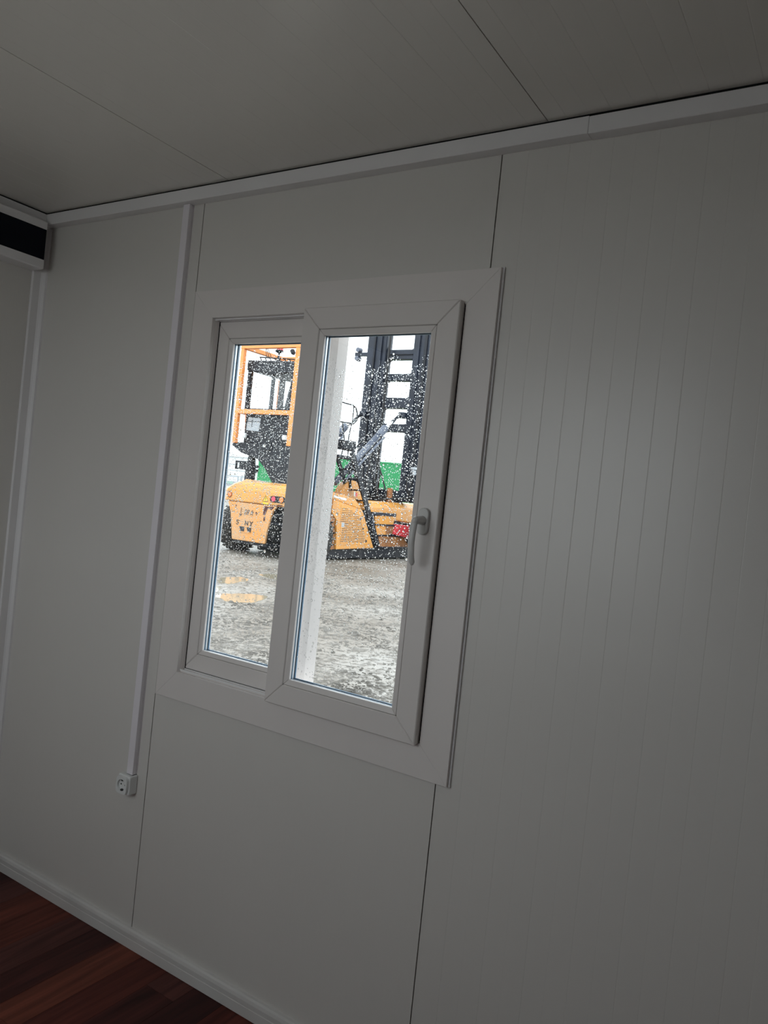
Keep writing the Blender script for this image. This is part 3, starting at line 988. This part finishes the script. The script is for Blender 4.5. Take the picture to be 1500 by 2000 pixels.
# mast
mp_ = {}
ml = LB().box(-1.53, -0.73, 6.15, 6.55, 1.85, 9.4).build('mast_upright', 'mast', mc, bevel=0.03)
mr = LB().box(0.35, 1.12, 6.15, 6.55, 1.93, 9.4).build('mast_upright', 'mast', mc, bevel=0.03)
LB().box(-1.22, -1.16, 6.10, 6.16, 1.95, 9.3).build('mast_rail', 'black', ml)
LB().box(-0.98, -0.90, 6.09, 6.16, 1.95, 9.3).build('mast_rail', 'mast', ml)
LB().box(0.55, 0.62, 6.09, 6.16, 1.95, 9.3).build('mast_rail', 'mast', mr)
LB().box(0.80, 0.90, 6.10, 6.16, 1.95, 9.3).build('mast_rail', 'black', mr)
for a, b in ((8.5, 8.85), (6.78, 7.11), (6.04, 6.28), (5.10, 5.46), (4.29, 4.56), (1.85, 2.3)):
    cb = LB().box(-0.74, 0.36, 6.22, 6.50, a, b).build('mast_cross_beam', 'mast', mc, bevel=0.015)
    # gussets giving the openings their rounded corners
    if a > 2.4:
        for (su, cu) in ((1, -0.73), (-1, 0.35)):
            for (sw, cw) in ((-1, a), (1, b)):
                pts = [(cu, cw)]
                R_ = 0.14
                pts += [(cu + su * (R_ - R_ * math.sin(t)), cw + sw * (R_ - R_ * math.cos(t))) for t in [math.pi / 2 * i / 5 for i in range(6)]]
                LB().prism(pts, 'y', 6.25, 6.47).build('gusset', 'mast', cb)
LB().box(-0.70, 0.33, 6.16, 6.23, 6.925, 6.945).build('beam_weld_strip', 'black', mc)
LB().tube([(-0.53, 6.05, 1.6), (-0.54, 6.05, 9.3)], 0.045, 8).build('lift_pipe', 'hose', mc)
br = LB().box(-2.12, -1.50, 6.28, 6.42, 6.93, 7.05).build('lamp_bracket', 'mast', mc)
for u, w in ((-1.98, 7.14), (-2.00, 6.84)):
    LB().tube([(u, 6.22, w), (u, 6.40, w)], [0.08, 0.10], 12).build('work_lamp', 'cyl', br)
# tilt cylinders
for u in (0.2, -1.4):
    cy = LB().tube([(u, 2.67, 2.28), (u, 5.05, 4.20)], 0.100, 14).build('tilt_cylinder', 'cyl', mc, smooth=True)
    LB().tube([(u, 4.80, 3.98), (u, 5.15, 4.28)], 0.130, 14).build('cylinder_head', 'cyl', cy)
    LB().tube([(u, 5.1, 4.24), (u, 6.0, 4.83)], 0.060, 12).build('cylinder_rod', 'rod', cy, smooth=True)
    LB().box(u - 0.07, u + 0.18, 5.98, 6.2, 4.74, 4.94).build('rod_eye', 'mast', cy, bevel=0.02)
    LB().tube([(u + 0.16, 3.0, 2.42), (u + 0.16, 4.9, 3.95)], 0.04, 8).build('cylinder_pipe', 'cyl', cy)
# hoses hanging between mast and body
hs = [[(-0.75, 5.6, 3.60), (-0.55, 5.6, 3.1), (-0.28, 5.6, 2.5), (-0.08, 5.6, 2.1), (0.15, 5.6, 1.6)],
      [(-0.25, 5.6, 3.2), (0.0, 5.6, 2.7), (0.21, 5.6, 2.2), (0.22, 5.6, 1.63), (0.15, 5.6, 1.5)],
      [(-0.95, 5.9, 4.1), (-0.6, 5.7, 3.9), (-0.5, 5.6, 3.4), (-0.72, 5.7, 2.6), (-0.9, 5.8, 2.0)],
      [(-1.15, 5.9, 3.9), (-1.3, 5.6, 3.5), (-1.2, 5.5, 3.0), (-1.0, 5.6, 2.4)],
      [(-0.7, 5.8, 4.9), (-0.45, 5.7, 4.1), (-0.5, 5.6, 3.5), (-0.1, 5.6, 2.9), (-0.12, 5.6, 2.0)],
      [(-1.0, 5.9, 3.0), (-0.8, 5.6, 2.5), (-0.55, 5.6, 2.2), (-0.3, 5.6, 1.9)],
      [(0.10, 5.2, 1.90), (0.5, 5.5, 2.0), (1.0, 5.9, 2.1), (1.6, 6.0, 2.3)],
      [(0.95, 6.0, 3.0), (0.80, 5.9, 2.7), (0.80, 5.9, 2.4), (0.95, 6.0, 2.1)]]
for h in hs:
    LB().tube(h, 0.028, 8).build('hydraulic_hose', 'hose', mc, smooth=True)
LB().box(-1.3, -0.55, 5.5, 6.1, 1.8, 2.6).build('valve_block', 'black', mc, bevel=0.04)
LB().box(-0.55, 0.25, 5.8, 6.1, 1.8, 2.12).build('valve_block', 'black', mc, bevel=0.03)
LB().tube([(0.30, 5.7, 1.9), (0.30, 5.7, 2.35)], 0.10, 10).build('filter_bowl', 'rust', mc)
LB().tube([(0.25, 6.0, 1.85), (0.25, 6.0, 2.15)], 0.12, 10).build('filter_bowl', 'black', mc)
LB().tube([(0.92, 6.05, 2.86), (0.92, 6.05, 3.02)], 0.09, 10).tube([(0.92, 6.05, 3.04), (0.92, 6.05, 3.12)], 0.11, 10).build('sensor_stack', 'grey_line', mc)

# cab support, cab and guard
LB().prism([(-1.96, 3.16), (-1.98, 3.06), (-1.60, 2.86), (-0.94, 2.71), (-0.62, 2.44), (-0.36, 2.12), (-0.25, 2.0), (0.55, 2.0), (0.55, 3.16)], 'y', 0.42, 1.9).build('cab_support', 'black', mc, bevel=0.02)
cb = LB()
cb.box(-1.62, 0.04, 0.50, 2.0, 3.16, 4.16)
cabb = cb.build('cab_lower_body', 'black', mc, bevel=0.02)
LB().prism([(-1.54, 3.52), (-1.06, 3.50), (-1.02, 3.88), (-1.50, 3.90)], 'y', 0.485, 0.50).build('lower_window', 'grey_line', cabb)
LB().box(-1.53, -1.03, 0.478, 0.487, 3.77, 3.785).box(-1.34, -1.32, 0.478, 0.487, 3.62, 3.89).build('window_bar', 'black', cabb)
for u in (-1.52, -0.03):
    LB().box(u - 0.06, u + 0.06, 0.38, 0.47, 3.29, 3.43).build('reversing_lamp', 'whitelamp', cabb, bevel=0.015)
LB().tube([(-0.62, 0.36, 3.08), (-0.62, 0.47, 3.08)], 0.12, 14, 1.5).build('camera_housing', 'black', cabb)
LB().tube([(-0.66, 0.33, 3.09), (-0.66, 0.40, 3.09)], 0.045, 12).build('camera_lens', 'whitelamp', cabb)
cr = LB().prism([(-1.74, 5.26), (-1.74, 5.55), (0.05, 5.50), (0.05, 5.20), (-0.80, 5.10)], 'y', 0.46, 2.0).build('cab_roof', 'black', mc, bevel=0.03)
for u0, u1, v0, v1 in ((-1.68, -1.58, 0.48, 0.60), (-0.05, 0.04, 0.48, 0.60), (-1.66, -1.52, 1.86, 1.98), (-0.10, 0.03, 1.86, 1.98)):
    LB().box(u0, u1, v0, v1, 4.10, 5.36).build('cab_post', 'black', mc)
LB().box(-0.80, -0.72, 0.52, 0.60, 4.1, 5.3).build('cab_post', 'black', mc)
LB().box(-1.6, -0.05, 0.50, 0.51, 4.16, 5.30).build('rear_glass', 'glass', mc)
# driver's seat and console inside
se = LB().prism([(0.95, 4.16), (0.95, 4.30), (1.10, 4.95), (1.25, 4.95), (1.20, 4.40), (1.70, 4.38), (1.70, 4.16)], 'x', -0.62, -0.10).build('driver_seat', 'black', mc, bevel=0.04)
LB().box(-0.50, -0.22, 1.10, 1.22, 5.0, 5.18).build('headrest', 'black', se, bevel=0.03)
LB().box(-0.70, -0.10, 1.75, 1.9, 4.16, 4.75).build('dashboard', 'black', mc, bevel=0.03)
LB().tube([(-1.6, 1.92, 4.42), (-0.75, 1.92, 4.40)], 0.02, 8).build('cab_rail', 'hose', mc)
for u in (-1.45, -1.1, -0.85):
    LB().tube([(u, 1.92, 4.16), (u, 1.92, 4.42)], 0.016, 8).build('cab_rail_post', 'hose', mc)

S_ = 0.125
for u, v, z0 in ((-1.755, 0.3, 3.12), (0.27, 0.3, 3.12), (-1.755, 2.05, 3.12), (0.27, 2.05, 3.12)):
    LB().box(u - S_ / 2, u + S_ / 2, v - S_ / 2, v + S_ / 2, z0, 5.83).build('guard_post', 'orange', mc, bevel=0.01)
for v in (0.3, 2.05):
    LB().box(-1.83, 0.35, v - S_ / 2, v + S_ / 2, 5.83, 5.965).build('guard_beam', 'orange', mc, bevel=0.01)
for u in (-1.755, 0.27):
    LB().box(u - S_ / 2, u + S_ / 2, 0.37, 1.98, 5.83, 5.955).build('guard_beam', 'orange', mc, bevel=0.01)
LB().box(-1.83, 0.35, 0.232, 0.30, 3.965, 4.095).build('guard_bar', 'orange', mc, bevel=0.01)
LB().box(-1.82, -1.70, 0.37, 1.98, 3.98, 4.08).build('guard_bar', 'orange', mc, bevel=0.01)
LB().beam((-1.70, 0.60, 4.45), (-1.63, 0.60, 3.45), 0.07, 0.07).build('guard_stay', 'orange', mc)
# roof fittings: rail, beacon, mirror
LB().tube([(-1.42, 0.62, 5.66), (-0.05, 0.62, 5.58)], 0.018, 8).build('roof_rail', 'hose', cr)
for k in range(8):
    u = -1.40 + k * 0.18
    LB().tube([(u, 0.62, 5.66 - k * 0.01), (u + 0.10, 0.62, 5.50)], 0.016, 6).build('rail_spike', 'hose', cr)
LB().tube([(-0.82, 0.75, 5.50), (-0.82, 0.75, 5.82)], [0.06, 0.02], 8).tube([(-0.82, 0.75, 5.80), (-0.82, 0.75, 5.84), (-0.82, 0.75, 5.88)], [0.05, 0.12, 0.11], 12).build('beacon_base', 'black', cr)
LB().tube([(-0.80, 0.75, 5.88), (-0.80, 0.75, 5.99)], [0.10, 0.08], 12).build('beacon_lens', 'redlens', cr)
for du in (0.0, 0.10, 0.2):
    LB().tube([(-1.22 + du * 0.3, 0.62, 5.92), (-1.16 + du, 0.62, 5.62)], 0.010, 6).build('antenna_wire', 'hose', cr)
LB().tube([(0.20, 0.20, 5.62), (0.17, 0.20, 5.66), (0.12, 0.20, 5.74), (0.10, 0.20, 5.77)], [0.02, 0.06, 0.06, 0.02], 10, 1.2).build('round_mirror', 'black', mc)

# exhaust and bracket left of the hood
ex = LB().tube([(-1.41, 0.70, 2.0), (-1.41, 0.70, 2.45), (-1.40, 0.70, 2.90)], [0.16, 0.15, 0.09], 12).build('exhaust_pipe', 'black', mc)
LB().box(-1.40, -1.12, 0.66, 0.74, 2.46, 2.54).box(-1.24, -1.14, 0.66, 0.74, 2.32, 2.42).build('exhaust_clamp', 'black', ex)
mf = LB()
for a, b, c, d in ((-1.95, -1.50, 2.58, 2.63), (-1.95, -1.50, 2.385, 2.43), (-1.95, -1.90, 2.385, 2.63), (-1.56, -1.50, 2.385, 2.63)):
    mf.box(a, b, 0.62, 0.66, c, d)
mf.box(-1.80, -1.50, 0.63, 0.65, 2.40, 2.62)
mf.build('mirror_frame', 'black', mc)

# ---------------------------------------------------------------- green containers behind, two high


def container(u0, w0, label, length=12.19):
    root = tag(empty('shipping_container', U(u0 + length / 2, 38.6 + 1.22, w0)), label, 'container', 'green containers stacked behind the machine')
    # corrugated front wall
    prof = []
    pitch = 0.278
    uu = 0.12
    while uu < length - 0.12 - pitch:
        prof += [(uu, 0.0), (uu + 0.07, 0.0), (uu + 0.14, 0.036), (uu + 0.21, 0.036)]
        uu += pitch
    prof.append((length - 0.12, 0.0))
    mb = LB()
    n = len(prof)
    mb.add([(u0 + a, 38.63 + b, w0 + 0.15) for a, b in prof] + [(u0 + a, 38.63 + b, w0 + 2.48) for a, b in prof], [(i, i + 1, n + i + 1, n + i) for i in range(n - 1)])
    mb.build('corrugated_side', 'green', root)
    LB().box(u0 + 0.02, u0 + length - 0.02, 38.75, 41.0, w0 + 0.1, w0 + 2.5).build('shell', 'green', root)
    for a, b in ((w0 + 0.0, w0 + 0.16), (w0 + 2.47, w0 + 2.59)):
        LB().box(u0 + 0.1, u0 + length - 0.1, 38.60, 38.70, a, b).build('side_rail', 'green', root)
    for a in (u0, u0 + length - 0.13):
        LB().box(a, a + 0.13, 38.60, 38.75, w0 + 0.1, w0 + 2.49).build('corner_post', 'green', root)
        for b in (w0, w0 + 2.475):
            LB().box(a - 0.01, a + 0.16, 38.58, 38.78, b, b + 0.115).build('corner_casting', 'green', root)
    return root


container(-35.0, 0.0, 'green corrugated shipping container at the bottom of the left stack behind the machine')
container(-35.0, 2.61, 'green corrugated shipping container on top of the left stack behind the machine')
container(-22.65, 0.0, 'green corrugated shipping container at the bottom of the right stack behind the mast')
container(-22.65, 2.61, 'green corrugated shipping container on top of the right stack behind the mast')

# white building far left
bd = tag(empty('site_building', U(-58, 62, 0)), 'pale white clad building far behind the machine on the left', 'building')
LB().box(-68, -54.6, 60, 68, 0, 5.75).build('wall', 'white_clad', bd)
LB().prism([(-68.3, 5.75), (-61.3, 6.5), (-54.3, 5.75)], 'y', 59.8, 68.2).build('roof', 'white_clad', bd)
for w in (4.75, 3.95, 3.2):
    LB().box(-68, -54.6, 59.96, 60.0, w - 0.03, w + 0.03).build('cladding_joint', 'grey_line', bd)
wd = LB().box(-59.6, -57.4, 59.92, 60.02, 1.8, 3.15).build('window', 'grey_line', bd)
LB().box(-59.5, -57.5, 59.90, 59.93, 2.45, 3.05).build('pane', 'white_clad', wd)
LB().box(-59.3, -58.2, 59.88, 59.92, 2.10, 2.42).build('pane', 'greenglass', wd)
LB().box(-56.95, -56.75, 59.90, 60.02, 1.8, 3.25).build('downpipe', 'grey_line', bd)
LB().box(-55.4, -54.2, 59.6, 60.0, 0, 5.8).build('corner_panel', 'white_clad', bd)

# ---------------------------------------------------------------- puddles and clods in the yard
rtH, fwH = Vector((0.8459, 0.5333, 0)), Vector((-0.5333, 0.8459, 0))


def puddle(u, v, a, b, seed, label):
    rnd = random.Random(seed)
    n = 40
    ph = [rnd.uniform(0, 6.28) for _ in range(4)]
    pts = []
    for i in range(n):
        t = 2 * math.pi * i / n
        r = 1 + 0.12 * math.sin(2 * t + ph[0]) + 0.10 * math.sin(3 * t + ph[1]) + 0.06 * math.sin(5 * t + ph[2]) + 0.04 * math.sin(9 * t + ph[3])
        p = rtH * (a * r * math.cos(t)) + fwH * (b * r * math.sin(t))
        pts.append((OX + u + p.x, OY + v + p.y))
    mb = MB()
    mb.prism(pts, 'z', G - 0.01, G + 0.006)
    o = mb.build('puddle', 'puddle', None)
    tag(o, label, 'puddle', 'rain puddles in the yard')
    return (OX + u, OY + v, max(a, b))


puddle(5.02, -6.25, 0.36, 0.62, 1, 'rain puddle nearest the window, reflecting yellow paint')
puddle(3.25, -4.62, 0.26, 0.62, 2, 'small rain puddle in the yard reflecting the yellow machine')
puddle(4.15, -6.1, 0.12, 0.60, 3, 'narrow rain puddle at the left edge of the left pane')
puddle(3.05, -3.05, 0.34, 0.45, 5, 'shallow muddy rain puddle beside the window divider')

rnd = random.Random(77)
vs, fs = [], []
PUD = [(OX + 5.02, OY - 6.25, 0.75), (OX + 3.25, OY - 4.62, 0.7), (OX + 4.05, OY - 5.9, 0.75), (OX + 3.05, OY - 3.05, 0.5)]
cnt = 0
cx_, cy_ = 1.032, -1.699
while cnt < 34000:
    ang = math.radians(rnd.uniform(18, 52))
    d = 6.0 + 15.5 * rnd.random() ** 1.6
    x_, y_ = cx_ - math.sin(ang) * d, cy_ + math.cos(ang) * d
    if y_ < 0.6:
        continue
    f_ = math.sin(x_ * 1.7 + 1.3 * math.sin(y_ * 0.9)) + math.sin(y_ * 2.3 + x_ * 0.6)
    if rnd.random() > 0.62 + 0.30 * f_:
        continue
    skip = False
    for (a, b, c) in PUD:
        if (x_ - a) ** 2 + (y_ - b) ** 2 < (c * 0.75) ** 2:
            skip = True
    if skip:
        continue
    cnt += 1
    s = 0.010 * math.exp(rnd.gauss(0, 0.45))
    ph = rnd.uniform(0, 3.14)
    e = rnd.uniform(1.0, 2.2)
    z = G - 0.002
    b = len(vs)
    for k in range(5):
        a = ph + k * 2 * math.pi / 5
        q = s * rnd.uniform(0.8, 1.2)
        lx, ly = q * e * math.cos(a), q * math.sin(a)
        vs.append((x_ + lx * math.cos(ph) - ly * math.sin(ph), y_ + lx * math.sin(ph) + ly * math.cos(ph), z))
    for k in range(5):
        p = vs[b + k]
        vs.append((x_ + (p[0] - x_) * 0.62, y_ + (p[1] - y_) * 0.62, z + s * rnd.uniform(0.5, 0.9)))
    for k in range(5):
        fs.append((b + k, b + (k + 1) % 5, b + 5 + (k + 1) % 5, b + 5 + k))
    fs.append(tuple(b + 5 + k for k in range(5)))
me = bpy.data.meshes.new('gravel_clods')
me.from_pydata(vs, [], fs)
me.materials.append(M['stone'])
gv = bpy.data.objects.new('gravel_clods', me)
C.objects.link(gv)
tag(gv, 'loose wet gravel and mud clods strewn over the yard', 'gravel', kind='stuff')
